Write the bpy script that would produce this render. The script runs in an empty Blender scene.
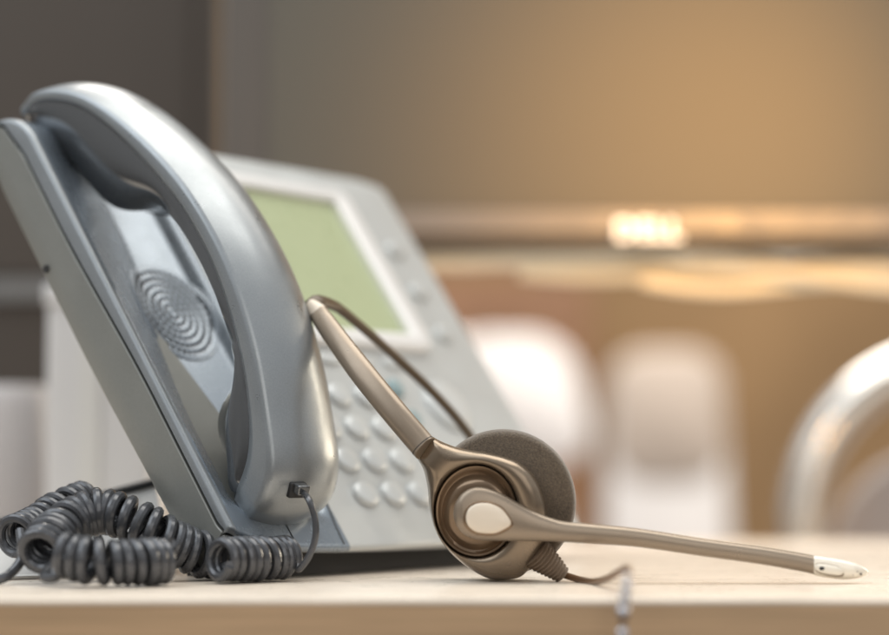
import bpy, bmesh, random
import numpy as np
from math import *
from mathutils import Vector
random.seed(4)
scene = bpy.context.scene
COL = scene.collection

# ------------------------------------------------------------------ camera frame used while measuring
F = 2100.0; CH = .0454; PIT = atan(152.5/F)
def vec(*a): return np.array(a, float)
C0 = vec(0, 0, CH)
def ray(px, py):
    a, b = (px-444.5)/F, (317.5-py)/F
    return vec(a, cos(PIT)-b*sin(PIT), sin(PIT)+b*cos(PIT))
def at(px, py, d):
    r = ray(px, py); return C0 + r*(d/r[1])
def atz(px, d, z):
    return vec((px-444.5)/F*(d*cos(PIT)+(z-CH)*sin(PIT)), d, z)
PHI = radians(53.8); TH = radians(55)
U = vec(cos(PHI), sin(PHI), 0)
V = vec(-sin(PHI)*cos(TH), cos(PHI)*cos(TH), sin(TH))
N = np.cross(U, V)
O = at(232, 530, .86)
def fr(u, v, n): return O + U*u + V*v + N*n
def on_face(px, py, n=0):
    r = ray(px, py); t = ((O+N*n-C0) @ N)/(r @ N); p = C0+r*t-O
    return float(p @ U), float(p @ V)

# ------------------------------------------------------------------ materials
def mat(name, base, metallic=0., rough=.5, bump=0., bscale=800., var=0., vscale=40., coat=0., emit=None, estr=0., stretch=None, spec=.5, sheen=0., trans=0.):
    m = bpy.data.materials.new(name); m.use_nodes = True
    nt = m.node_tree; b = nt.nodes['Principled BSDF']
    b.inputs['Base Color'].default_value = (*base, 1)
    b.inputs['Metallic'].default_value = metallic
    b.inputs['Roughness'].default_value = rough
    b.inputs['Coat Weight'].default_value = coat
    b.inputs['Coat Roughness'].default_value = .12
    b.inputs['Specular IOR Level'].default_value = spec
    b.inputs['Sheen Weight'].default_value = sheen
    b.inputs['Transmission Weight'].default_value = trans
    if metallic >= .2 or coat:
        rn = nt.nodes.new('ShaderNodeTexNoise'); rn.inputs['Scale'].default_value = 55; rn.inputs['Detail'].default_value = 6; rn.inputs['Roughness'].default_value = .7
        rt = nt.nodes.new('ShaderNodeTexCoord'); nt.links.new(rt.outputs['Object'], rn.inputs['Vector'])
        rm_ = nt.nodes.new('ShaderNodeMapRange'); rm_.inputs['From Min'].default_value = .35; rm_.inputs['From Max'].default_value = .68
        rm_.inputs['To Min'].default_value = rough*.82; rm_.inputs['To Max'].default_value = rough*1.25
        nt.links.new(rn.outputs['Fac'], rm_.inputs['Value']); nt.links.new(rm_.outputs['Result'], b.inputs['Roughness'])
    if emit:
        b.inputs['Emission Color'].default_value = (*emit, 1); b.inputs['Emission Strength'].default_value = estr
    tc = nt.nodes.new('ShaderNodeTexCoord'); mp = nt.nodes.new('ShaderNodeMapping')
    nt.links.new(tc.outputs['Object'], mp.inputs['Vector'])
    if stretch: mp.inputs['Scale'].default_value = stretch
    if bump:
        n = nt.nodes.new('ShaderNodeTexNoise'); n.inputs['Scale'].default_value = bscale; n.inputs['Detail'].default_value = 3
        nt.links.new(tc.outputs['Object'], n.inputs['Vector'])
        k = nt.nodes.new('ShaderNodeBump'); k.inputs['Strength'].default_value = bump; k.inputs['Distance'].default_value = .0004
        nt.links.new(n.outputs['Fac'], k.inputs['Height']); nt.links.new(k.outputs['Normal'], b.inputs['Normal'])
    if var:
        n = nt.nodes.new('ShaderNodeTexNoise'); n.inputs['Scale'].default_value = vscale; n.inputs['Detail'].default_value = 5
        nt.links.new(mp.outputs['Vector'], n.inputs['Vector'])
        r = nt.nodes.new('ShaderNodeValToRGB')
        r.color_ramp.elements[0].position = .3; r.color_ramp.elements[1].position = .7
        r.color_ramp.elements[0].color = (*[c*(1-var) for c in base], 1)
        r.color_ramp.elements[1].color = (*[min(1, c*(1+var)) for c in base], 1)
        nt.links.new(n.outputs['Fac'], r.inputs['Fac']); nt.links.new(r.outputs['Color'], b.inputs['Base Color'])
    return m
M = dict(
    silver=mat('silver_paint', (.27, .29, .305), .6, .33, .07, 2500, .06, 1500, coat=.12),
    panel=mat('side_paint', (.235, .24, .225), .4, .38, .05, 2500, .03, 900),
    face=mat('face_paint', (.23, .27, .315), .45, .27, .03, 2500, coat=.35),
    keyface=mat('keypad_paint', (.53, .545, .54), .25, .38, .03, 2500),
    inner=mat('gloss_grey', (.14, .145, .15), .75, .07, coat=.8),
    gap=mat('seam_black', (.015, .015, .016), 0, .6),
    rubber=mat('dark_rubber', (.03, .028, .026), 0, .6),
    hole=mat('grille_dark', (.02, .024, .03), 0, .6),
    lcd=mat('lcd_green', (.42, .47, .29), 0, .3, 0, 0, .0, 30, coat=.2),
    bezel=mat('bezel_grey', (.78, .77, .76), .15, .35),
    key=mat('key_grey', (.58, .60, .60), .15, .32),
    teal=mat('key_teal', (.26, .35, .37), .1, .35),
    cord=mat('cord_grey', (.085, .088, .096), .45, .25, .03, 1500),
    bronze=mat('champagne_paint', (.235, .182, .132), .7, .24, .06, 3000, .04, 1800),
    bronze_l=mat('champagne_boom', (.27, .215, .162), .5, .32, .06, 3000, .03, 1800),
    brown_gloss=mat('brown_gloss', (.20, .135, .085), .55, .17),
    cream=mat('cream_plastic', (.72, .63, .52), .05, .35),
    tip=mat('tip_plastic', (.80, .74, .64), .1, .25),
    foam=mat('foam_pad', (.12, .09, .062), 0, .95, 1.0, 1800, .35, 1300, sheen=.4),
    band=mat('band_brown', (.085, .055, .028), .1, .4),
    boot=mat('boot_brown', (.20, .145, .10), .1, .45),
    cable=mat('cable_brown', (.17, .095, .05), .1, .35),
    bead=mat('bead_silver', (.62, .62, .66), .9, .18),
    desk=mat('desk_laminate', (.78, .68, .57), 0, .30, .02, 300, .16, 22, stretch=(.6, 14, 1), coat=.15),
    edge=mat('desk_edge_band', (.60, .395, .225), 0, .5, .05, 900, .16, 45, stretch=(.35, 1, 12)),
    wall=mat('back_wall', (.29, .18, .088), 0, .9, 0, 0, .32, 1.6),
    wood=mat('cabinet_wood', (.22, .11, .055), 0, .5, 0, 0, .2, 6, stretch=(1, 1, 5)),
    floor=mat('floor_carpet', (.12, .10, .09), 0, .95, .5, 400, .2, 30),
    screen=mat('screen_off', (.108, .100, .082), 0, .62, 0, 0, .03, 3),
    screen2=mat('screen_dark', (.052, .041, .033), 0, .6, 0, 0, .03, 3),
    mbez=mat('monitor_bezel', (.10, .088, .078), .0, .5),
    mstrip=mat('monitor_strip', (.19, .18, .175), .2, .45),
    trim2=mat('trim_grey', (.16, .16, .16), 0, .5),
    mugm=mat('mug_glaze', (.42, .40, .40), 0, .3),
    white=mat('white_fabric', (.78, .75, .74), 0, .8),
    mauve=mat('mauve_fabric', (.50, .42, .36), 0, .8),
    greyf=mat('grey_fabric', (.42, .38, .37), 0, .85),
    chrome=mat('polished_steel', (.94, .92, .88), .8, .16),
    logo=mat('logo_white_glow', (.95, .93, .88), 0, .35, emit=(1, .95, .86), estr=.55),  # unlit letters given a faint emission to look brighter
    paper=mat('white_card', (.60, .60, .61), 0, .6),
    folder=mat('folder_grey', (.62, .62, .61), 0, .5),
    dark=mat('dark_plastic', (.03, .032, .036), 0, .5),
    cables=mat('cream_cable', (.70, .66, .56), 0, .5),
)

# ------------------------------------------------------------------ mesh helpers
def empty(name, loc, label, cat, group=None):
    o = bpy.data.objects.new(name, None); COL.objects.link(o); o.empty_display_size = .02
    o.location = Vector(loc); o['label'] = label; o['category'] = cat
    if group: o['group'] = group
    return o
class MB:
    def __init__(s): s.v = []; s.f = []; s.mi = []
    def add(s, vs, fs, mi=0):
        k = len(s.v); s.v += [tuple(map(float, p)) for p in vs]; s.f += [tuple(i+k for i in f) for f in fs]; s.mi += [mi]*len(fs); return s
    def build(s, name, mats, parent=None, smooth=True, angle=35, bevel=0, origin=None):
        org = Vector(origin) if origin is not None else (parent.matrix_basis.translation.copy() if parent is not None else Vector(s.v[0]))
        if parent is not None: org = Vector(parent['_o']) if '_o' in parent else Vector(parent.location)
        me = bpy.data.meshes.new(name); me.from_pydata([tuple(Vector(p)-org) for p in s.v], [], s.f)
        if not isinstance(mats, (list, tuple)): mats = [mats]
        for m in mats: me.materials.append(m)
        for p, i in zip(me.polygons, s.mi): p.material_index = i
        bm = bmesh.new(); bm.from_mesh(me); bmesh.ops.recalc_face_normals(bm, faces=bm.faces); bm.to_mesh(me); bm.free()
        if smooth:
            me.shade_smooth(); me.set_sharp_from_angle(angle=radians(angle))
        o = bpy.data.objects.new(name, me); COL.objects.link(o)
        if parent is None: o.location = org
        else:
            o.parent = parent            # geometry is stored relative to the thing's base
            if parent.type == 'MESH': pass
        o['_o'] = tuple(org)
        if bevel:
            b = o.modifiers.new('bevel', 'BEVEL'); b.width = bevel; b.segments = 3; b.limit_method = 'ANGLE'
        return o
def tag(o, label, cat, group=None, kind=None):
    if label: o['label'] = label
    if cat: o['category'] = cat
    if group: o['group'] = group
    if kind: o['kind'] = kind
    return o
def rings(rs, cap0=True, cap1=True, closed=True):
    n = len(rs[0]); vs = [p for r in rs for p in r]; fs = []
    for i in range(len(rs)-1):
        for j in range(n if closed else n-1):
            a = i*n+j; b = i*n+(j+1) % n
            fs.append((a, b, b+n, a+n))
    if cap0: fs.append(tuple(range(n))[::-1])
    if cap1: fs.append(tuple((len(rs)-1)*n+j for j in range(n)))
    return vs, fs
def spl(pts, k):
    pts = [np.atleast_1d(np.array(p, float)) for p in pts]; out = []
    P = [2*pts[0]-pts[1]]+pts+[2*pts[-1]-pts[-2]]
    for i in range(1, len(P)-2):
        for t in np.linspace(0, 1, k, endpoint=False):
            a, b, c, d = P[i-1:i+3]
            out.append(.5*((2*b)+(c-a)*t+(2*a-5*b+4*c-d)*t*t+(3*b-a-3*c+d)*t**3))
    out.append(pts[-1]); return out
def spl_closed(pts, k):
    pts = [np.array(p, float) for p in pts]; n = len(pts); out = []
    for i in range(n):
        a, b, c, d = (pts[(i+j) % n] for j in (-1, 0, 1, 2))
        for t in np.linspace(0, 1, k, endpoint=False):
            out.append(.5*((2*b)+(c-a)*t+(2*a-5*b+4*c-d)*t*t+(3*b-a-3*c+d)*t**3))
    return out
def frames(pts, up=None):
    T = []; n = len(pts)
    for i in range(n):
        d = pts[min(i+1, n-1)]-pts[max(i-1, 0)]; T.append(d/np.linalg.norm(d))
    x = np.array(up, float) if up is not None else (vec(0, 0, 1) if abs(T[0][2]) < .9 else vec(1, 0, 0))
    out = []
    for t in T:
        x = x - t*(x @ t); x /= np.linalg.norm(x); out.append((t, x, np.cross(t, x)))
    return out
def tube(pts, r, sides=12, flat=1., up=None, power=None):
    pts = [np.array(p, float) for p in pts]; fr_ = frames(pts, up); rs = []
    for i, (p, (t, x, y)) in enumerate(zip(pts, fr_)):
        rr = r(i/(len(pts)-1)) if callable(r) else r
        if not isinstance(rr, tuple): rr = (rr*flat, rr)
        ring = []
        for a in np.linspace(0, 2*pi, sides, endpoint=False):
            ca, sa = cos(a), sin(a)
            if power: ca = copysign(abs(ca)**power, ca); sa = copysign(abs(sa)**power, sa)
            ring.append(p + x*ca*rr[0] + y*sa*rr[1])
        rs.append(ring)
    return rings(rs)
def box(c, s, ax=None):
    c = np.array(c, float); ax = ax or (vec(1, 0, 0), vec(0, 1, 0), vec(0, 0, 1))
    vs = [c+ax[0]*s[0]/2*i+ax[1]*s[1]/2*j+ax[2]*s[2]/2*k for i in (-1, 1) for j in (-1, 1) for k in (-1, 1)]
    return vs, [(0, 1, 3, 2), (4, 6, 7, 5), (0, 4, 5, 1), (2, 3, 7, 6), (0, 2, 6, 4), (1, 5, 7, 3)]

# ================================================================== SETTING
tag(MB().add(*box((0, 2.5, -.745), (16, 14, .03))).build('floor', M['floor'], smooth=False), None, None, kind='structure')
YE = .752
wl = MB().add(*box((0, 5.6, .9), (14, .1, 3.3)))
tag(wl.build('back_wall', M['wall'], smooth=False), 'plain tan wall far behind the desk', 'wall')
dk = empty('office_desk', (0, 1.05, -.73), 'light wood office desk with tan front edge under the telephone', 'desk')
# desk top with a softly rounded front
prof = []
y0, y1, t = YE, 1.362, .028
for a in np.linspace(0, pi/2, 8): prof.append((y0+.0016-.0016*sin(a), -.0016+.0016*cos(a)))
prof = [(y1, 0)] + prof + [(y0, -.002)]
rs = [[vec(x, y, z) for y, z in prof] for x in (-1.1, 1.1)]
vs, fs = rings(rs, False, False, closed=False)
MB().add(vs, fs).add(*box((0, (y0+y1)/2+.004, -.016), (2.2, y1-y0-.008, .022))).build('desk_top', M['desk'], dk)
MB().add(*box((0, y0+.0022, -.0162), (2.2, .004, .0282))).build('edge_band', M['edge'], dk, smooth=False)
for x in (-1.07, 1.07):
    MB().add(*box((x, 1.05, -.3805), (.03, .56, .699))).build('side_panel', M['edge'], dk, smooth=False)

# ================================================================== TELEPHONE
ph = empty('desk_telephone', (O[0], O[1], 0), 'silver grey desk telephone with green display, leaning back on the desk', 'telephone')
W_, VT, VB = .2615, .2335, -.0117
def vbot(u): return .0135*exp(-u/.018)
def warp(u, v, r=.016):
    # rounded corners of the face
    for su in (0, 1):
        a = (r-u)/r if su == 0 else (u-(W_-r))/r
        b = (v-(VT-r))/r
        if 0 < a <= 1 and 0 < b <= 1:
            a2, b2 = a*sqrt(1-b*b/2), b*sqrt(1-a*a/2)
            if su == 1: u = W_-r+a2*r; v = VT-r+b2*r
        b = (VB+r-v)/r
        if 0 < a <= 1 and 0 < b <= 1 and su == 1:
            a2, b2 = a*sqrt(1-b*b/2), b*sqrt(1-a*a/2)
            u = W_-r+a2*r; v = VB+r-b2*r
    k = max(0., 1-(v-VB)/.045)
    return u, v + vbot(u)*k**1.5
def roll(v):
    d = v-.212
    if d <= 0: return 0.
    r = .0222; d = min(d, r*.999)
    return -(r-sqrt(r*r-d*d))
def smooth(a, b, x):
    t = min(1, max(0, (x-a)/(b-a))); return t*t*(3-2*t)
def cradle(u, v):
    # hollow the handset lies in
    ends = smooth(.002, .022, v)*(1-smooth(.205, .222, v))
    uc = .024+.014*smooth(.06, .175, v)
    a = (u-.0042)/(uc-.0042); b = 1-.55*(u-uc)/(.066-uc)
    a = max(0, a); d = .5*(a+b-sqrt((a-b)**2+.006))
    d = max(0., d)*(1-smooth(.0600, .0685, u))
    return -.0095*d*ends
def edge(d, r=.0022):
    if d >= r: return 0.
    return -(r-sqrt(max(0, r*r-(r-d)**2)))
e_ = [0, .0002, .0006, .0012, .0020, .003]
us = sorted(set(e_ + list(np.linspace(.0045, .0703, 140)) + list(np.linspace(.004, W_-.004, 190)) + [W_-x for x in e_]))
vs_ = sorted(set([VB+x for x in e_] + list(np.linspace(VB+.004, VT-.004, 150)) + [VT-x for x in e_]))
nu, nv = len(us), len(vs_)
pts = []; 
for v in vs_:
    for u in us:
        n = roll(v) + cradle(u, v) + edge(min(u, W_-u)) + edge(min(VT-v, v-VB))
        uu, vv = warp(u, v); pts.append((uu, vv, n))
fs = [(j*nu+i, j*nu+i+1, (j+1)*nu+i+1, (j+1)*nu+i) for j in range(nv-1) for i in range(nu-1)]
rim = [i for i in range(nu)] + [j*nu+nu-1 for j in range(1, nv)] + [(nv-1)*nu+i for i in range(nu-2, -1, -1)] + [j*nu for j in range(nv-2, 0, -1)]
def seam_n(v): return -.0015 - .0030*smooth(-.004, .008, v) - .0035*smooth(.07, .17, v) - .0035*smooth(.205, .233, v)
base = len(pts); allp = list(pts)
for i in rim:
    u, v, n = pts[i]; allp.append((u, v, min(n-.001, seam_n(v))))
L = len(rim)
sk = [(rim[i], rim[(i+1) % L], base+(i+1) % L, base+i) for i in range(L)]
XYZ = [fr(*p) for p in allp]
# materials: cradle zone vs keypad zone
mb = MB(); mb.add(XYZ, fs+sk)
for k, f in enumerate(mb.f):
    c = [allp[i] for i in f]; u = sum(q[0] for q in c)/4; v = sum(q[1] for q in c)/4
    if k < len(fs):
        mb.mi[k] = 0 if (u < .0032) else (1 if u < .070 else 2)
front = mb.build('front_shell', [M['silver'], M['face'], M['keyface']], ph, angle=50)
# rear shell: follows the rim, slimmer by a seam
def inset(i, d):
    u, v, n = pts[rim[i]]
    cu = d if u < W_*.5 else -d
    return u + (d if u < .001+d else (-d if u > W_-.02 else 0)), v - (d if v > VT-.02 else 0)
rr = []
def ring_at(fn): return [fr(*fn(i)) for i in range(L)]
def R1(dn, ins):
    def f(i):
        u, v = inset(i, ins); v += .012*smooth(.01, .05, u)*(1-smooth(-.012, .012, v)); return u, v, min(pts[rim[i]][2]-.001, seam_n(pts[rim[i]][1]))+dn
    return f
def R2(frac, shr):
    def f(i):
        u, v = inset(i, shr); v += .012*smooth(.01, .05, u)*(1-smooth(-.012, .012, v))
        n = -.0300 + .0035*(1-smooth(0, .12, v)) 
        if v > .2: v = .2 + (v-.2)*(1-.35*frac); n += .003*frac*smooth(.2, .233, v)
        n0 = seam_n(pts[rim[i]][1])
        n = n0-.0020 + (n-(n0-.0020))*frac
        # stop above the desk
        p = fr(u, v, n)
        if p[2] < .0022: v += (.0022-p[2])/V[2]
        return u, v, n
    return f
rs = [ring_at(R1(-.0018, .0040)), ring_at(R1(-.0018, .0007)), ring_at(R1(-.0023, .0002)), ring_at(R2(.5, .0002)), ring_at(R2(.9, .0004)), ring_at(R2(.97, .0012)), ring_at(R2(1., .003))]
MB().add(*rings(rs)).build('rear_shell', M['panel'], ph, angle=40)
# dark seam core
rs = [ring_at(R1(.0012, .0026)), ring_at(R1(-.0030, .0026))]
MB().add(*rings(rs, False, False)).build('seam_strip', M['gap'], ph)
# small hole in the side
hu, hv, hn = 0, .1565, -.0262
c = fr(hu-.00015, hv, hn)
MB().add(*tube([c-U*.0003, c+U*.001], .0017, 20)).build('side_hole', M['gap'], ph)
# foot and stand under and behind
vs, fs = [], []
q = [fr(.03, .006, -.006), fr(.25, .006, -.006), fr(.25, .03, -.032), fr(.02, .03, -.032)]
top = [vec(p[0], p[1], p[2]) for p in q]; bot = [vec(p[0], p[1], .0003) for p in q]
for p, s in zip(top, (.0105, .0105, .02, .02)): p[2] = s
MB().add(*rings([bot, top])).build('base_foot', M['rubber'], ph, smooth=False)
# raised stand leg behind
q0 = [fr(u, v, -.0305) for u, v in ((.06, .06), (.20, .06))]
back = -np.cross(vec(0, 0, 1), U)
hb = vec(-sin(PHI), cos(PHI), 0)
b0 = [vec(*(fr(u, .03, -.03)[:2]), .0003)+hb*.012 for u in (.06, .20)]
loop0 = [q0[0], q0[1], q0[1]-V*.012, q0[0]-V*.012]; loop1 = [b0[0]+hb*.012, b0[1]+hb*.012, b0[1], b0[0]]
MB().add(*rings([loop0, loop1])).build('stand_leg', M['panel'], ph, smooth=False, bevel=.001)
# seam between handset bay and keypad
g = MB()
sp = [(.0715+.0*v, v) for v in np.linspace(-.0095, .095, 30)]
sp = [(.0662+.007*smooth(-.01, .04, v), v) for v in np.linspace(-.0092, .1, 30)]
g.add(*tube([fr(u, v, .00005) for u, v in sp], .00035, 6)).build('bay_seam', M['gap'], ph)
g = MB(); g.add(*tube([fr(.035, v, cradle(.035, v)+.0001) for v in np.linspace(-.006, .006, 8)], .0003, 6)).build('bay_notch', M['gap'], ph)

# speaker grille on the cradle floor: embossed rings with perforations between them
gu, gv = on_face(174, 311, -.0062); gr = .0255
def cr(u, v): return cradle(u, v)+roll(v)
def disc(u0, v0, r, a, h, k=1.):
    h = h+.0004*(1-smooth(gr+.0008, gr+.0022, r))
    return _disc(u0, v0, r, a, h, k)
def _disc(u0, v0, r, a, h, k=1.): return (u0+r*cos(a)*k, v0+r*sin(a), cr(u0+r*cos(a)*k, v0+r*sin(a))+h)
g = MB(); KU = .82
prof = [(gr+.0016, -.0004), (gr+.0013, .0002), (gr+.0004, .0003), (gr, -.0003)]
nr = 7
prof = []; bands = []
for k in range(nr):
    rc = .0018+k*(gr-.0024)/(nr-1)
    prof += [(rc-.0009, 0.), (rc-.0007, .00015), (rc, .00026), (rc+.0007, .00015), (rc+.0009, 0.)]
prof += [(gr+.0006, .0001), (gr+.0012, .0003), (gr+.0018, .0001), (gr+.0024, -.0005)]
seg = 288
P_ = prof[::-1]
rs = [[fr(*disc(gu, gv, r, a, h, KU)) for a in np.linspace(0, 2*pi, seg, endpoint=False)] for r, h in P_]
g.add(*rings(rs, False, True))
for q in range(len(P_)-1):
    h0, h1 = P_[q][1], P_[q+1][1]; rm = (P_[q][0]+P_[q+1][0])/2
    if max(h0, h1) < .00005 and rm < gr-.0004:
        cnt = max(4, int(2*pi*rm/.0033))
        for t in range(seg):
            if (t/seg*cnt) % 1. < .64: g.mi[q*seg+t] = 1
grille = g.build('speaker_grille', [M['face'], M['hole']], ph, angle=60)

# display
def rbox(u0, u1, v0, v1, r, k=6):
    out = []
    for cu, cv, a0 in ((u1-r, v1-r, 0), (u0+r, v1-r, 90), (u0+r, v0+r, 180), (u1-r, v0+r, 270)):
        for a in np.linspace(a0, a0+90, k): out.append((cu+r*cos(radians(a)), cv+r*sin(radians(a))))
    return out
def bezel_rings(spec): return [[fr(u, v, n) for u, v in rbox(*b, r)] for b, r, n in spec]
B = (.083, .2145, .1015, .2065); I = (.0905, .2010, .1105, .1982)
def grow(b, d): return (b[0]-d, b[1]+d, b[2]-d, b[3]+d)
rs = bezel_rings([(B, .008, -.0005), (B, .008, .0035), (grow(B, -.0006), .0075, .0044), (grow(B, -.002), .007, .0048), (grow(I, .001), .0025, .0046), (I, .0018, .0040), (I, .0018, .0008)])
MB().add(*rings(rs, False, False)).build('display_bezel', M['bezel'], ph)
MB().add([fr(u, v, .0012) for u, v in rbox(*grow(I, .0005), .002)], [tuple(range(24))]).build('display', M['lcd'], ph, smooth=False)
# keys
def key(name, u, v, a, b, m, h=.0028, tilt=0, n0=0.):
    rs = []
    for s, z in ((1.13, .0001), (1.1, -.0003), (1.0, -.0003), (1.0, h*.55), (.93, h*.85), (.75, h), (.4, h*1.05)):
        ring = []
        for t in np.linspace(0, 2*pi, 28, endpoint=False):
            x, y = a*s*cos(t), b*s*sin(t)
            ring.append(fr(u+x*cos(tilt)-y*sin(tilt), v+x*sin(tilt)+y*cos(tilt), z+n0))
        rs.append(ring)
    mb = MB().add(*rings(rs, False, True))
    for k in range(28*2): mb.mi[k] = 1
    return mb.build(name, [m, M['hole']], ph, angle=50)
for r in range(4):
    for c in range(3):
        key('key', .0980+c*.0203, .0160+r*.0186, .0073, .0064, M['key'])
for i in range(4): key('key', .1015+i*.025, .0935, .0085, .0032, M['key'], .002)
for i in range(4): key('key', .1660, .022+i*.0185, .0052, .0052, M['teal'] if i > 0 else M['key'])
key('key', .2010, .068, .0150, .0150, M['key'], .003)
for i in range(3): key('key', .1850+i*.0195, .0270, .0068, .0055, M['key'])
for i in range(3): key('key', .2350, .115+i*.028, .0065, .0050, M['keyface'])

# ================================================================== HANDSET
hs = empty('telephone_handset', fr(.035, .0, 0), 'arched silver handset resting in the cradle at the left of the telephone', 'handset')
stn = [((.2335, -.0128), (.2362, -.0105), (.2390, -.0090)),
       ((.2293, -.0111), (.2368, -.0021), (.2388, .0010)),
       ((.2146, -.0059), (.2300, .0075), (.2340, .0092)),
       ((.1952, -.0018), (.2182, .0199), (.2215, .0230)),
       ((.1777, .0011), (.2042, .0273), (.2060, .0315)),
       ((.1653, .0070), (.1847, .0343), (.1862, .0395)),
       ((.1560, .0176), (.1680, .0387), (.1695, .0448)),
       ((.1515, .0280), (.1530, .0423), (.1540, .0487)),
       ((.1440, .0350), (.1394, .0449), (.1410, .0512)),
       ((.1290, .0395), (.1192, .0466), (.1205, .0527)),
       ((.1044, .0400), (.0990, .0452), (.0985, .0524)),
       ((.0850, .0375), (.0830, .0420), (.0790, .0488)),
       ((.0710, .0325), (.0673, .0374), (.0600, .0437)),
       ((.0630, .0250), (.0560, .0339), (.0470, .0390)),
       ((.0592, .0150), (.0460, .0290), (.0350, .0334)),
       ((.0570, .0050), (.0360, .0237), (.0230, .0284)),
       ((.0490, -.0005), (.0280, .0180), (.0128, .0230)),
       ((.0380, -.0025), (.0220, .0110), (.0065, .0140)),
       ((.0270, -.0035), (.0180, .0020), (.0048, .0050)),
       ((.0210, -.0035), (.0165, -.0025), (.0058, -.0010))]
D = np.array(spl([vec(*a, *b, *c) for a, b, c in stn], 7))
for _ in range(40): D[1:-1] = D[1:-1]*.5+(D[2:]+D[:-2])*.25
D = list(D)
UN, UF = .0115, .0560; UC = (UN+UF)/2; HW = (UF-UN)/2
nD = len(D); shell = []; inner = []
for i, s in enumerate(D):
    t = i/(nD-1)
    Ii, S, R = s[0:2], s[2:4], s[4:6]
    endw = 1 - .12*(1-smooth(0, .08, t)) - .10*smooth(.93, 1, t)
    waist = 1 - .07*exp(-((t-.5)/.2)**2)
    hw = HW*endw; hwf = HW*endw*waist
    un = UC-hw; uf = UC+hwf*1.0
    d = R-Ii; d = d/np.linalg.norm(d)
    # outward direction from neighbouring ridge points
    a, b = D[max(i-1, 0)][4:6], D[min(i+1, nD-1)][4:6]; tt = (b-a)/np.linalg.norm(b-a); no = vec(-tt[1], tt[0])
    if no @ d < 0: no = -no
    h = .0062*(.35+.65*smooth(0, .15, t))*(1-.35*smooth(.85, 1, t))
    ring = [fr(un+.0003, *S)]
    for k in (.25, .5, .75): 
        p = S+(R-S)*k; ring.append(fr(un-.0002*sin(k*pi), *p))
    for x in np.linspace(-1, 1, 25):
        e = 1-abs(x)**2.3
        ww = 1-.0*abs(x)
        uu = UC + (x*hw if x < 0 else x*hwf)*1.0
        edge_in = 0
        p = R + no*(h*e-edge_in)
        ring.append(fr(uu, *p))
    for k in (.93, .6, .3): ring.append(fr(uf+.0001, *(S+(R-S)*k)))
    ring.append(fr(uf-.0003, *S))
    shell.append(ring)
    # inner half: glossy flank, then tucked-in lower flank, flat underside
    Mid = S+(Ii-S)*.55
    ends = 1-exp(-((t-.52)/.14)**4)
    tuck = .0095*ends; step = .0032*smooth(.62, .74, t)*(1-smooth(.93, .98, t)); bul = .0014*ends
    q = S + (Ii-S)*.02; ri = []
    bk = .50
    for k in (.02, .1, .2, .3, .4, .47, .50, .52, .56, .66, .76, .86, .94, 1.):
        du = .0014 - bul*sin(pi*min(1, k/bk*.5+.12)) if step > 1e-4 else .0013
        du += tuck*max(0, (k-.15)/.85)**2.4*(1 if step < 1e-4 else .6)
        if k > .5: du += step
        ri.append(fr(un+du, *(S+(Ii-S)*k)))
    Mid = S+(Ii-S)*.5
    mid_in = Ii + (Ii-S)*.0
    for x in np.linspace(-.7, .7, 9): ri.append(fr(UC+x*(hw-.006-tuck*.5), *(Ii+ (S-Ii)*(.06-.06*abs(x)))))
    ri += [fr(uf-.0045-tuck, *Ii), fr(uf-.0015, *Mid), fr(uf-.0012, *q)]
    inner.append(ri)
hshell = MB().add(*rings(shell)).build('outer_shell', M['silver'], hs, angle=85)
hin = MB().add(*rings(inner)).build('inner_shell', M['inner'], hs, angle=60)
# cord socket with plug under the mouthpiece
pc = at(297, 489, .873)
def on_shell(px, py):
    r = ray(px, py); best = None
    for i in range(nD-1):
        for j in range(len(shell[0])-1):
            q = (shell[i][j]+shell[i+1][j+1])/2; w = q-C0; tt = w @ r/(r @ r); dd = np.linalg.norm(w-r*tt)
            if best is None or dd+.12*tt < best[0]: best = (dd+.12*tt, q, tt)
    return C0+r*best[2]
pc = on_shell(297, 490)
nrm = (C0-pc)/np.linalg.norm(C0-pc)
ax = nrm*.7+vec(.65, 0, -.35); ax /= np.linalg.norm(ax)
soc = MB().add(*box(pc-ax*.001, (.0080, .0068, .004), (vec(1, 0, 0)*.8+vec(0, .6, 0), np.cross(ax, vec(.8, .6, 0)), ax))).build('cord_socket', M['gap'], hs, bevel=.0008)
MB().add(*box(pc+ax*.0022+vec(.0002, 0, .0012), (.0056, .0042, .005), (vec(.8, .6, 0), np.cross(ax, vec(.8, .6, 0)), ax))).build('cord_plug', M['inner'], hs, bevel=.0006)

# ================================================================== COILED CORD
def helix(path, R, pitch, k=6, ph0=0., per=22):
    pts = spl(path, 30); 
    seglen = [np.linalg.norm(pts[i+1]-pts[i]) for i in range(len(pts)-1)]; cum = np.concatenate([[0], np.cumsum(seglen)])
    tot = cum[-1]; P = np.array(pts); n = int(tot/pitch*per)
    s = np.linspace(0, tot, n); Q = np.stack([np.interp(s, cum, P[:, i]) for i in range(3)], 1)
    fr_ = frames([q for q in Q]); out = []
    for i, (q, (t, x, y)) in enumerate(zip(Q, fr_)):
        a = ph0+2*pi*(s[i]+.0011*sin(s[i]*170+ph0*3)+.0006*sin(s[i]*410+ph0))/pitch
        Rj = R*(1+.035*sin(s[i]*260+ph0*5)+.02*sin(a*.37))
        out.append(q+x*Rj*cos(a)+y*Rj*sin(a))
    return out
WR = .0020
cc = MB()
def wire(pts, k=14, r=WR): cc.add(*tube(spl(pts, k), r, 10))
Rp = helix([atz(287, .868, .0097), atz(252, .855, .0097), atz(219, .843, .0100)], .0073, .0040, ph0=-1.9)
cc.add(*tube(Rp, WR, 10))
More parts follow.
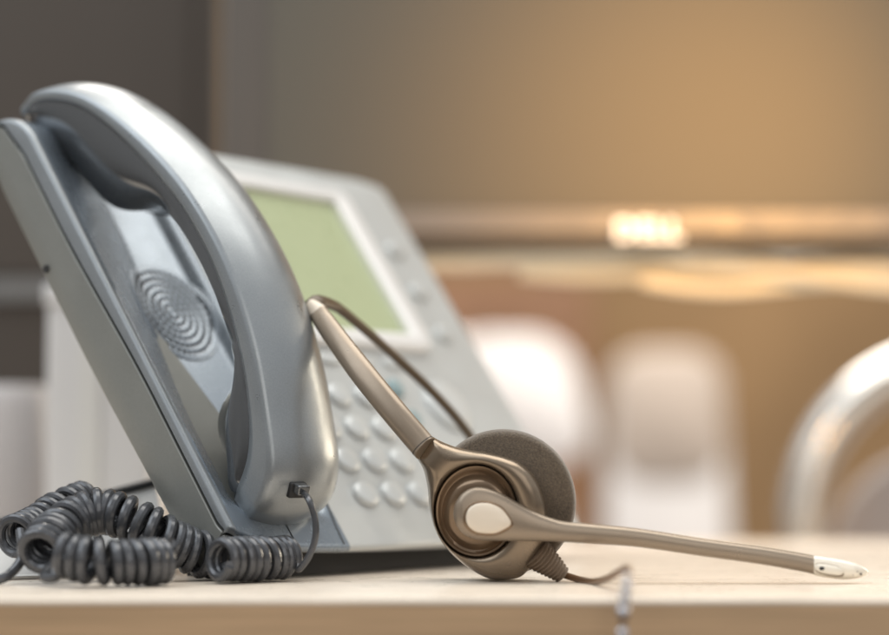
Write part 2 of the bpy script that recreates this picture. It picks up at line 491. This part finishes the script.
Mp = helix([atz(232, .884, .0097), atz(205, .872, .0105), atz(180, .866, .0145), atz(153, .862, .0205), atz(125, .864, .0262), atz(100, .866, .0285), atz(75, .862, .0255), atz(54, .850, .0195), atz(39, .836, .0130)], .0076, .0048, ph0=.5)
cc.add(*tube(Mp, .0023, 10))
Fp = helix([atz(58, .822, .0135), atz(80, .820, .0112), (atz(105, .820, .0098)), atz(135, .824, .0097), atz(170, .833, .0097)], .0072, .0045, ph0=2.2)
cc.add(*tube(Fp, .0022, 10))
Lp = helix([atz(10, .862, .0175), atz(35, .876, .0225), atz(62, .888, .0290), atz(88, .899, .0335)], .0068, .0046, ph0=1.3)
cc.add(*tube(Lp, WR, 10))
# straight runs joining the coils
wire([pc+ax*.002, pc+ax*.005, at(309, 500, .858), at(314.5, 516, .857), at(315.5, 536, .857), at(309, 556, .858), at(299, 569, .860), Rp[0]], 16, .0014)
wire([Rp[-1], atz(222, .86, .006), Mp[0]])
wire([Mp[-1], atz(44, .826, .004), atz(55, .822, .004), Fp[0]])
wire([Fp[-1], atz(150, .87, .003), atz(110, .905, .004), atz(95, .905, .02), Lp[-1]])
wire([Lp[0], at(22, 556, .848), at(12, 572, .842), at(-4, 580, .838), at(-40, 582, .85), at(-90, 575, .9)], 14)
tag(cc.build('coiled_cord', M['cord'], None), 'dark grey coiled handset cord heaped on the desk beside the telephone', 'cord')

# ================================================================== HEADSET
hd = empty('headset', at(490, 580, .86), 'champagne brown single ear headset with long microphone boom on the desk', 'headset')
WX = vec(.31, .935, .15); WX /= np.linalg.norm(WX)
HC = at(487, 515, .858)
def hp(px, py, w=0.):
    r = ray(px, py); q = HC+WX*w; t = ((q-C0) @ WX)/(r @ WX); return C0+r*t
# housing: outline with neck, oval recess
outl = [(430, 435), (440, 441), (455, 447), (470, 450), (485, 452), (503, 456), (518, 461), (531, 471), (540, 485), (546, 503), (548, 522), (545, 543), (537, 560), (522, 577), (507, 580), (492, 580), (478, 574), (463, 564), (450, 552), (440, 539), (433, 524), (429, 507), (428, 488), (424, 470), (419, 461), (415, 455)]
OC = vec(478, 511)
op = []
for i in range(len(outl)):
    a, b = vec(*outl[i]), vec(*outl[(i+1) % len(outl)])
    for t in np.linspace(0, 1, 12, endpoint=False): op.append(a+(b-a)*t)
# light smoothing except at the neck seam
op = np.array(op); sm = op.copy()
for _ in range(14):
    s2 = (np.roll(sm, 1, 0)+sm*2+np.roll(sm, -1, 0))/4
    keep = (sm[:, 0]-422)**2+(sm[:, 1]-445)**2 < 14**2
    s2[keep] = sm[keep]; sm = s2
angs = np.arctan2(sm[:, 1]-OC[1], sm[:, 0]-OC[0])
order = np.argsort(angs); sm = sm[order]; angs = angs[order]
NA = 220; A = np.linspace(-pi, pi, NA, endpoint=False)
rad = np.hypot(sm[:, 0]-OC[0], sm[:, 1]-OC[1])
ro = np.interp(A, angs, rad, period=2*pi)
def oval(a, rx, ry, cx=476, cy=511):
    # radius from OC to an ellipse centred at (cx,cy)
    dx, dy = cos(a), sin(a); ox, oy = OC[0]-cx, OC[1]-cy
    aa = (dx/rx)**2+(dy/ry)**2; bb = 2*(ox*dx/rx**2+oy*dy/ry**2); c_ = (ox/rx)**2+(oy/ry)**2-1
    return (-bb+sqrt(bb*bb-4*aa*c_))/(2*aa)
rs = []
for t, w in ((0., .0095), (0., .0035), (.04, .0010), (.10, -.0008), (.2, -.0024), (.35, -.0036), (.55, -.0044), (.75, -.0045), (.90, -.0040), (.97, -.0030), (1., -.0015), (1.0, .003)):
    ring = []
    for a, r0 in zip(A, ro):
        ri = oval(a, 42, 47); r = r0+(ri-r0)*t
        ring.append(hp(OC[0]+r*cos(a), OC[1]+r*sin(a), w))
    rs.append(ring)
MB().add(*rings(rs, True, False)).build('ear_cup', M['bronze'], hd, angle=50)
def ovals(spec):
    out = []
    for cx, cy, rx, ry, w in spec:
        out.append([hp(cx+rx*cos(a), cy+ry*sin(a), w) for a in np.linspace(0, 2*pi, 96, endpoint=False)])
    return out
ring_ = MB().add(*rings(ovals([(476, 511, 42.2, 47.2, .003), (476, 511, 41, 46, -.0012), (476, 511, 39.8, 44.8, -.0022), (476, 511.3, 38, 42.8, -.0020), (476.5, 511.6, 36.5, 41, -.0008),
                            (477, 512, 35, 38, -.0004), (477.5, 512, 33.5, 35, -.0018), (478, 512.5, 31, 32, -.0034), (478.5, 512.5, 28.5, 29.5, -.0040), (479, 513, 24, 24, -.0042), (479, 513, 10, 10, -.0042)]))).build('pivot_ring', M['brown_gloss'], hd, angle=50)
# ear cushion
cs = []
cxp, cyp = 503, 502
for r, w in ((20, .0085), (66, .0085), (70, .0095), (72, .0115), (73, .0145), (73, .0185), (71.5, .0215), (68, .0235), (60, .0245), (45, .0235), (30, .021)):
    cs.append([hp(cxp+r*cos(a), cyp+r*1.0*sin(a), w) for a in np.linspace(0, 2*pi, 128, endpoint=False)])
MB().add(*rings(cs)).build('ear_cushion', M['foam'], hd, angle=60)
# boom
sl = [(453.6, 513, 1.5, .3), (454.6, 513, 7, .8), (457, 513, 13, 1), (462, 513, 19.5, 1), (470, 513, 24.5, 1), (480, 513.5, 26.5, 1), (492, 515, 25.5, 1), (505, 518, 22.8, 1), (520, 522.3, 18.6, 1), (535, 526.3, 15, 1), (550, 529.3, 12.2, 1), (566, 531.6, 10.3, 1), (600, 534.3, 9.8, 1), (640, 538, 9.4, 1), (700, 547, 9.0, 1), (760, 555.2, 9.0, 1), (800, 562, 9.2, 1), (816, 565.4, 9.4, 1)]
sl2 = spl([vec(*s) for s in sl], 8)
def slice_(cx, cy, hh, dd, base_w, n=28, pw=.8):
    ring = []
    for a in np.linspace(0, 2*pi, n, endpoint=False):
        ca, sa = cos(a), sin(a)
        sy = copysign(abs(sa)**pw, sa); sw = copysign(abs(ca)**pw, ca)
        ring.append(at2(cx, cy-hh*sy, base_w-dd*sw))
    return ring
def at2(px, py, w):
    # plane facing the lens at the cup pivot, offset w along the view
    return at(px, py, .8485+w)
rs = [slice_(s[0], s[1], max(s[2], .3), (.0036 if s[0] < 500 else .0036+.0004*min(1, (s[0]-500)/60))*max(.15, min(1, s[3]))*(1 if s[0] > 462 else sqrt(max(.05, (s[0]-453)/9))), 0.) for s in sl2]
boom = MB().add(*rings(rs)).build('microphone_boom', M['bronze_l'], hd, angle=70)
def pil(outline, w0, h, m, name, parent, k=6, ins=(0, .04, .12, .3, .6)):
    pts = np.array(spl_closed(outline, k)); c = pts.mean(0); rs = []
    rs.append([at2(*(c+(p-c)*1.0), w0+.001) for p in pts])
    for i, t in enumerate(ins):
        z = h*sqrt(1-(1-t)**4) if t < 1 else h
        rs.append([at2(*(c+(p-c)*(1-t)), w0-z) for p in pts])
    return MB().add(*rings(rs, False, True)).build(name, m, parent, angle=60)
ol = [(465.5, 517.5), (468, 509), (475, 504), (485, 502.6), (495, 505), (504, 511), (511.5, 523), (505, 529), (496, 533), (487, 533.6), (476, 532), (468, 526)]
cen = vec(488, 518)
# groove around the insert then the insert itself
grv = [tuple(cen+(vec(*p)-cen)*1.13) for p in ol]
pil(grv, -.0034, .0007, M['brown_gloss'], 'insert_rim', boom)
pil(ol, -.0036, .0012, M['cream'], 'oval_insert', boom)
# microphone tip
tp = [(814, 565.0, 9.9), (817, 565.5, 10.2), (830, 567.6, 10.4), (842, 569.2, 9.9), (852, 570.3, 8.6), (860, 571.2, 6.4), (865, 571.6, 4.0), (867.5, 571.6, 1.5), (868.2, 571.6, .4)]
rs = [slice_(s[0], s[1], s[2], .0042*min(1, s[2]/8), 0.) for s in spl([vec(*t) for t in tp], 6)]
tipo = MB().add(*rings(rs)).build('microphone_tip', M['tip'], hd, angle=60)
so = []
for a in np.linspace(0, 2*pi, 24, endpoint=False):
    x = copysign(abs(cos(a))**.7, cos(a))*14.5; y = copysign(abs(sin(a))**.8, sin(a))*5.0
    so.append((829+x, 569.5+y+x*.17))
pil([tuple(cen2) for cen2 in [(829+(p[0]-829)*1.09, 569.5+(p[1]-569.5)*1.22) for p in so]], -.0036, .0010, M['boot'], 'slot_rim', tipo, 1)
pil(so, -.0040, .0011, M['tip'], 'slot_plate', tipo, 1)
hl = [(822+2.9*cos(a), 568.3+2.1*sin(a)) for a in np.linspace(0, 2*pi, 12, endpoint=False)]
pil(hl, -.0047, .0007, M['gap'], 'microphone_hole', tipo, 2)
for q in ((853, 574.5), (857, 571.5), (861, 574)):
    pil([(q[0]+1.3*cos(a), q[1]+1.1*sin(a)) for a in np.linspace(0, 2*pi, 8, endpoint=False)], -.0030, .0009, M['gap'], 'sound_port', tipo, 2)
# headband arm
arm = [at(427, 450, 0.8595), at(421, 443.5, 0.8610), at(395, 413, 0.8660), at(368, 380, 0.8750), at(345, 350, 0.8880), at(325, 322.5, 0.9020), at(319, 314, 0.9070)]
ap = spl(arm, 10)
def ar(t): 
    k = 1-.20*smooth(.45, 1, t)
    return (.0054*k, .0042*k)
perp = vec(.75, -.1, .66)
MB().add(*tube(ap[4:], ar, 28, up=perp, power=.85)).build('headband_arm', M['bronze_l'], hd, angle=60)
dd_ = ap[9]-ap[8]; MB().add(*tube([ap[8], ap[8]+dd_/np.linalg.norm(dd_)*.00035], (.00548, .00428), 28, up=perp, power=.85)).build('arm_seam', M['gap'], hd)
cap = spl([ap[-1], at(314, 308, 0.9090), at(311, 304, 0.9110)], 6)
MB().add(*tube(cap, lambda t: (.0045*(1-.45*t), .0036*(1-.3*t)), 20, up=perp)).build('arm_end_cap', M['cream'], hd)
bp = spl([at(312, 306, 0.9110), at(319, 301.5, 0.9150), at(330, 304, 0.9240), at(342.5, 311, 0.9320), at(371, 335, 0.9470), at(397, 358.5, 0.9590), at(432, 391.5, 0.9690), at(465, 429, 0.9740), at(490, 470, 0.9700), at(505, 510, 0.9570)], 10)
MB().add(*tube(bp, lambda t: (.0021, .0036), 16, up=vec(.6, 0, .8), power=.8)).build('wire_headband', M['band'], hd)
tpd = at(506, 516, 0.9550)
MB().add(*tube([tpd+vec(0, .008, 0), tpd+vec(0, .006, 0), tpd-vec(0, .004, 0), tpd-vec(0, .006, 0)], lambda t: .017 if .1 < t < .9 else .014, 32)).build('temple_pad', M['foam'], hd)
# strain relief boot
a0, a1 = at(534, 551, 0.8575), at(562, 574.5, 0.8620)
d = a1-a0; Lb = np.linalg.norm(d); bpz = []; rad_ = []
K = 9
for i in range(K*8+1):
    t = i/(K*8); bpz.append(a0+d*t); rad_.append((.0068-.0034*t)*(1+.12*cos(2*pi*K*t)))
MB().add(*tube(bpz, lambda t: rad_[int(round(t*(len(rad_)-1)))], 24)).build('strain_relief', M['boot'], hd, angle=80)
# cable and hanging beaded lead
cb = spl([at(559, 573, .862), at(569.5, 576.5, .861), at(583.6, 580.5, .852), at(594.6, 581.5, .838), at(607, 578.6, .815), at(618, 572.5, .795), at(625.5, 568, .775)], 10)
MB().add(*tube(cb, .0014, 12)).build('cable', M['cable'], hd)
ld = spl([at(625.5, 568, .775), at(628.5, 567.5, .765), at(629.5, 573, .752), at(628, 585, .742), at(625.5, 600, .738), at(623.5, 615, .737), at(622.5, 640, .738), at(621, 700, .740)], 10)
lead = MB().add(*tube(ld, .0010, 10)).build('hanging_lead', M['cable'], hd)
for px, py, r in ((627, 577, .0012), (626.8, 587, .0019), (625, 598, .0019), (623.2, 612, .0023), (622.5, 634, .0021), (622, 655, .0021)):
    c = at(px, py, .737); rs = []
    for i in range(1, 12):
        a = pi*i/12; rs.append([c+vec(r*sin(a)*cos(b), r*sin(a)*sin(b), r*1.15*cos(a)) for b in np.linspace(0, 2*pi, 18, endpoint=False)])
    MB().add(*rings(rs)).build('bead', M['bead'], lead)

# ================================================================== BACKGROUND
# big monitor
mo = empty('monitor', atz(700, 1.33, .16), 'large switched off monitor with white maker name on its lower bezel', 'monitor')
d0 = 1.30
xl, xr = at(222, 220, d0)[0], at(1250, 220, d0)[0]
zb, zt = at(600, 246, d0)[2], at(600, 246, d0)[2]+.42
zs = at(600, 209, d0)[2]
scr_l = at(268, 200, d0)[0]
def slab(x0, x1, y0_, y1_, z0, z1): return box(((x0+x1)/2, (y0_+y1_)/2, (z0+z1)/2), (x1-x0, y1_-y0_, z1-z0))
MB().add(*slab(xl, xr, d0+.004, d0+.045, zb, zt)).build('housing', M['mbez'], mo, smooth=False, bevel=.004)
MB().add(*slab(scr_l, xr-.03, d0+.002, d0+.0045, zs, zt-.025)).build('screen', M['screen'], mo, smooth=False)
zm = at(600, 233, d0)[2]
MB().add(*slab(xl+.004, xr-.004, d0-.001, d0+.0045, zm, zs-.0005)).build('lower_trim', M['mstrip'], mo, smooth=False, bevel=.001)
MB().add(*slab(.05, .25, d0+.045, 1.36, zb+.1, zt-.1)).build('mount', M['dark'], mo, smooth=False)
MB().add(*slab(-.115, -.075, 1.325, 1.345, .004, zb+.1)).build('stand', M['dark'], mo, smooth=False)
MB().add(*slab(-.15, -.04, 1.30, 1.358, .0005, .006)).build('foot', M['dark'], mo, smooth=False)
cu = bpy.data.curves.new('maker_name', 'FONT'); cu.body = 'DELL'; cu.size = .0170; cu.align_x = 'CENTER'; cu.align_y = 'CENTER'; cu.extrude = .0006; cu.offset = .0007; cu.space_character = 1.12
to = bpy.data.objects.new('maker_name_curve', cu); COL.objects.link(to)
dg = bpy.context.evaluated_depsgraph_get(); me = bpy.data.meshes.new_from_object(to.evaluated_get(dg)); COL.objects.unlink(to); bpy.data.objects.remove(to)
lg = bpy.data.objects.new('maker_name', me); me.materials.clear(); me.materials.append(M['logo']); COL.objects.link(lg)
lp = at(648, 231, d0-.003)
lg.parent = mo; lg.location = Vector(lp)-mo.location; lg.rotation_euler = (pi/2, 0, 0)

# left monitor
m2 = empty('monitor', atz(60, 1.5, .1), 'dark monitor with pale lower strip at the left behind the telephone', 'monitor')
d2 = 1.48
x0_, x1_ = at(-420, 100, d2)[0], at(218, 100, d2)[0]
z0_ = at(20, 392, d2)[2]; zq0, zq1 = at(20, 299, d2)[2], at(20, 279, d2)[2]
MB().add(*slab(x0_, x1_, d2+.004, d2+.04, z0_, z0_+.5)).build('housing', M['screen2'], m2, smooth=False, bevel=.003)
MB().add(*slab(x0_+.01, x1_-.02, d2+.001, d2+.0045, zq1+.004, z0_+.48)).build('screen', M['screen2'], m2, smooth=False)
MB().add(*slab(x0_+.004, x1_-.1, d2-.002, d2+.0045, zq0, zq1)).build('lower_trim', M['trim2'], m2, smooth=False)
MB().add(*slab(-.7, -.6, d2+.041, d2+.07, -.729, z0_+.2)).build('stand', M['dark'], m2, smooth=False)

# cream cable bundle under the monitor
cbm = empty('cable_bundle', at(640, 265, 1.36), 'cream bundle of cables running level below the large monitor', 'cables')
for k, (dy, amp, phs, r) in enumerate(((0, 3, 0., .0075), (7, 4.5, 1.2, .0065), (12, 6, 2.9, .0055), (-4, 5, 4.4, .005), (16, 9, .7, .0045))):
    pp = [at(px, 257+dy+amp*sin(px/52+phs)+max(0, px-600)*.025*(k*.6+.3), 1.35+.01*sin(px/90+k)) for px in range(380 if k == 0 else 400+60*k, 1150, 12)]
    MB().add(*tube(spl(pp, 3), r, 12)).build('cable', M['cables'], cbm)
MB().add(*slab(at(1020, 262, 1.41)[0], at(1040, 262, 1.41)[0], 1.365, 1.43, at(500, 268, 1.41)[2], zb+.05)).build('hook', M['dark'], cbm, smooth=False)

# wooden cabinet far behind
cb_ = empty('wooden_cabinet', atz(520, 4.9, -.73), 'reddish brown wooden cabinet far behind, beside the top of the telephone', 'cabinet')
ca, cb2 = at(400, 300, 4.9)[0], at(592, 300, 4.9)[0]; ctz = at(500, 276, 4.9)[2]
MB().add(*slab(ca, cb2, 4.9, 5.4, -.729, ctz)).build('carcass', M['wood'], cb_, smooth=False, bevel=.005)
for k in (0, 1):
    dx_ = (cb2-ca)/2
    dr = MB().add(*slab(ca+.01+k*dx_, ca+dx_*(k+1)-.01, 4.88, 4.899, -.70, ctz-.03)).build('door', M['wood'], cb_, smooth=False, bevel=.003)
    MB().add(*slab(ca+dx_+(.03 if k else -.05), ca+dx_+(.05 if k else -.03), 4.86, 4.879, -.1, .05)).build('handle', M['chrome'], dr, smooth=False)
# chairs behind the desk
def rounded(cx, cz, y, w, h, th, r, slant=0., rim=.012, n=10, taper=0.):
    out = []
    for qx, qz, a0 in ((w/2-r, h/2-r, 0), (-w/2+r, h/2-r, 90), (-w/2+r, -h/2+r, 180), (w/2-r, -h/2+r, 270)):
        for a in np.linspace(a0, a0+90, n):
            x = qx+r*cos(radians(a)); z = qz+r*sin(radians(a)); out.append((x*(1-taper*z/h)+slant*z, z))
    rs = []
    for s, yy in ((.9, -th/2), (.98, -th/2+rim*.4), (1, -th/2+rim), (1, th/2-rim), (.98, th/2-rim*.4), (.9, th/2)):
        rs.append([vec(cx+x*s, y+yy, cz+z*s) for x, z in out])
    return rings(rs)
def chair(px0, px1, pyt, d, label, slant, m1, m2_, rr=.45):
    a, b = at(px0, pyt, d), at(px1, pyt, d); w = b[0]-a[0]; cx = (a[0]+b[0])/2; zt_ = a[2]
    c = empty('office_chair', (cx, d, -.73), label, 'chair', 'pale chairs behind the desk')
    h = .58
    MB().add(*rounded(cx, zt_-h/2, d, w, h, .05, w*rr, slant, taper=.22)).build('backrest', m1, c)
    MB().add(*rounded(cx-slant*.19, zt_-.098, d, w*.91, .20, .058, w*min(rr, .3), slant)).build('headrest', m2_, c)
    MB().add(*slab(cx-.2, cx+.2, d, d+.4, -.30, -.24)).build('seat', m1, c, bevel=.02)
    MB().add(*slab(cx-.04, cx+.04, d-.01, d+.02, -.29, zt_-h+.05)).build('back_post', M['dark'], c)
    MB().add(*tube([vec(cx, d+.2, -.69), vec(cx, d+.2, -.29)], .03, 16)).build('post', M['dark'], c)
    for k in range(5):
        an = 2*pi*k/5+.3
        MB().add(*tube([vec(cx, d+.2, -.68), vec(cx+.28*cos(an), d+.2+.28*sin(an), -.705)], .02, 10)).build('leg', M['dark'], c)
    return c
chair(425, 560, 338, 3.3, 'pale grey office chair just right of the telephone, its back edge sloping', -.24, M['white'], M['white'])
chair(603, 728, 352, 3.1, 'white office chair with mauve top above the middle of the microphone boom', -.0, M['white'], M['mauve'], .3)
# tubular chair
tc_ = empty('visitor_chair', (atz(1010, 2.0, 0)[0], 2.0, -.73), 'chair with bright polished tube arch around a grey back at the far right', 'chair')
dC = 1.75
cx = at(1010, 400, dC)[0]; hwc = cx-at(797, 400, dC)[0]; zt_ = at(889, 360, dC)[2]; rc = .135
pp = [vec(cx-hwc, dC-.02, -.715)]
pp += [vec(cx-hwc, dC-.02, z) for z in np.linspace(-.6, zt_-rc, 8)]
pp += [vec(cx-hwc+rc-rc*cos(a), dC-.02, zt_-rc+rc*sin(a)) for a in np.linspace(.15, pi/2, 9)]
pp += [vec(cx+hwc-rc+rc*sin(a), dC-.02, zt_-rc+rc*cos(a)) for a in np.linspace(0.1, pi/2, 9)]
pp += [vec(cx+hwc, dC-.02, z) for z in np.linspace(zt_-rc-.05, -.715, 8)]
MB().add(*tube(spl(pp, 4), .0180, 24)).build('tube_frame', M['chrome'], tc_)
MB().add(*rounded(cx, zt_-.255, dC, 2*hwc-.05, .36, .03, .09)).build('backrest', M['greyf'], tc_)
MB().add(*slab(cx-hwc+.02, cx+hwc-.02, dC, dC+.42, -.32, -.26)).build('seat', M['greyf'], tc_, bevel=.015)
for s in (-1, 1):
    MB().add(*tube([vec(cx+s*(hwc-.02), dC+.40, -.73), vec(cx+s*(hwc-.02), dC+.40, -.30)], .014, 14)).build('leg', M['chrome'], tc_)

# white items on the desk at the left
bx = empty('paper_box', atz(95, 1.2, 0), 'tall white card box standing behind the telephone', 'box')
xa, xb = at(46, 400, 1.18)[0], at(150, 400, 1.18)[0]
ztb = at(46, 305, 1.18)[2]
MB().add(*slab(xa, xb, 1.18, 1.27, .001, ztb)).build('carton', M['paper'], bx, bevel=.002)
MB().add(*slab(xa-.002, xb+.002, 1.178, 1.272, ztb-.0, ztb+.012)).build('lid', M['paper'], bx, bevel=.002)
MB().add(*slab(xa+.018, xa+.03, 1.1782, 1.18, .02, ztb-.012)).build('side_stripe', M['folder'], bx, smooth=False)
mg = empty('mug', atz(8, 1.28, 0), 'white round mug at the far left edge behind the coiled cord', 'mug')
mc = atz(5, 1.28, 0); zt2 = at(5, 386, 1.28)[2]
pr = [(.001, .002), (.022, .002), (.026, .006), (.0275, .02), (.0275, zt2-.012), (.025, zt2-.003), (.023, zt2), (.0215, zt2-.002), (.022, zt2-.02), (.021, .01), (.001, .008)]
MB().add(*rings([[mc+vec(r*cos(a), r*sin(a), z) for a in np.linspace(0, 2*pi, 40, endpoint=False)] for r, z in pr])).build('cup_body', M['mugm'], mg)
MB().add(*tube(spl([mc+vec(-.026, 0, zt2-.02), mc+vec(-.042, 0, zt2-.022), mc+vec(-.044, 0, zt2-.045), mc+vec(-.026, 0, zt2-.055)], 8), .0035, 10)).build('handle', M['mugm'], mg)
# folder leaning behind the cord
f1, f2 = at(156, 484, .975), at(-120, 556, .90)
g1, g2 = atz(170, .915, .0015), atz(-110, .845, .0015)
nn = np.cross(f2-f1, g1-f1); nn /= np.linalg.norm(nn); nn = nn if nn[2] > 0 else -nn
fo = empty('folder', f1, 'pale grey folder with dark binding edge propped behind the coiled cord', 'folder')
MB().add(*rings([[f1, f2, g2, g1], [p-nn*.0015 for p in (f1, f2, g2, g1)]])).build('cover', M['folder'], fo, smooth=False, bevel=.0004)
MB().add(*tube([f1+nn*.001, f2+nn*.001], .0022, 10)).build('binding', M['dark'], fo)

# ================================================================== LIGHT
w = bpy.data.worlds.new('World'); scene.world = w; w.use_nodes = True
nt = w.node_tree; bg = nt.nodes['Background']; bg.inputs['Strength'].default_value = 1.
tc = nt.nodes.new('ShaderNodeTexCoord'); sx = nt.nodes.new('ShaderNodeSeparateXYZ'); nt.links.new(tc.outputs['Generated'], sx.inputs[0])
nz = nt.nodes.new('ShaderNodeTexNoise'); nz.inputs['Scale'].default_value = 2.2; nz.inputs['Detail'].default_value = 1.5; nt.links.new(tc.outputs['Generated'], nz.inputs['Vector'])
ad = nt.nodes.new('ShaderNodeMath'); ad.operation = 'MULTIPLY_ADD'; ad.inputs[1].default_value = .9; nt.links.new(nz.outputs['Fac'], ad.inputs[0]); nt.links.new(sx.outputs['Z'], ad.inputs[2])
cr_ = nt.nodes.new('ShaderNodeValToRGB'); nt.links.new(ad.outputs[0], cr_.inputs['Fac'])
el = cr_.color_ramp.elements; el[0].position = .0; el[0].color = (.05, .045, .04, 1); el[1].position = 1.; el[1].color = (.66, .68, .70, 1)
for p_, c_ in ((.38, (.12, .115, .11, 1)), (.52, (.30, .30, .30, 1)), (.72, (.40, .40, .40, 1))):
    e = el.new(p_); e.color = c_
nt.links.new(cr_.outputs['Color'], bg.inputs['Color'])
def area(name, loc, tgt, size, power, col, sy=None):
    l = bpy.data.lights.new(name, 'AREA'); l.energy = power; l.color = col; l.size = size
    if sy: l.shape = 'RECTANGLE'; l.size_y = sy
    o = bpy.data.objects.new(name, l); COL.objects.link(o); o.location = loc
    o.rotation_euler = (Vector(tgt)-Vector(loc)).to_track_quat('-Z', 'Y').to_euler(); return o
area('window_light', (-1.0, .6, 1.35), (0, .95, .05), 1.4, 13, (.90, .96, 1.0))
area('ceiling_light', (.25, 1.15, 1.6), (.05, .9, .05), 1.3, 20, (1.0, .96, .88))
area('warm_lamp', (1.5, 2.2, .55), (.3, .9, .0), .8, 19, (1.0, .86, .66))
area('front_fill', (.5, -1.4, .9), (.1, .9, .1), 1.6, 9, (1.0, .95, .88))  # added fill from behind the camera, lifts the desk's front edge
s = bpy.data.lights.new('flare_spot', 'SPOT'); s.energy = 14.5; s.color = (1, .53, .16); s.spot_size = radians(60); s.spot_blend = 1; s.shadow_soft_size = .08  # added spot, stands in for the orange lens flare over the monitor
so_ = bpy.data.objects.new('flare_spot', s); COL.objects.link(so_); so_.location = (.24, .90, .31); so_.rotation_euler = (Vector(at(690, 140, d0))-Vector(so_.location)).to_track_quat('-Z', 'Y').to_euler()
area('room_light', (.4, 3.0, 1.9), (.4, 3.6, 0), 2.0, 100, (1.0, .92, .82))

# ================================================================== CAMERA
cam = bpy.data.cameras.new('camera'); co = bpy.data.objects.new('camera', cam); COL.objects.link(co)
co.location = (0, 0, CH); co.rotation_euler = (pi/2+PIT, 0, 0)
cam.sensor_width = 36; cam.lens = F/889*36; cam.clip_start = .01; cam.clip_end = 60
cam.dof.use_dof = True; cam.dof.focus_distance = .870; cam.dof.aperture_fstop = 2.9
scene.camera = co
scene.render.engine = 'CYCLES'
scene.view_settings.view_transform = 'Standard'; scene.view_settings.look = 'None'
scene.view_settings.exposure = .12; scene.view_settings.gamma = 1
for o in bpy.data.objects:
    if '_o' in o: del o['_o']
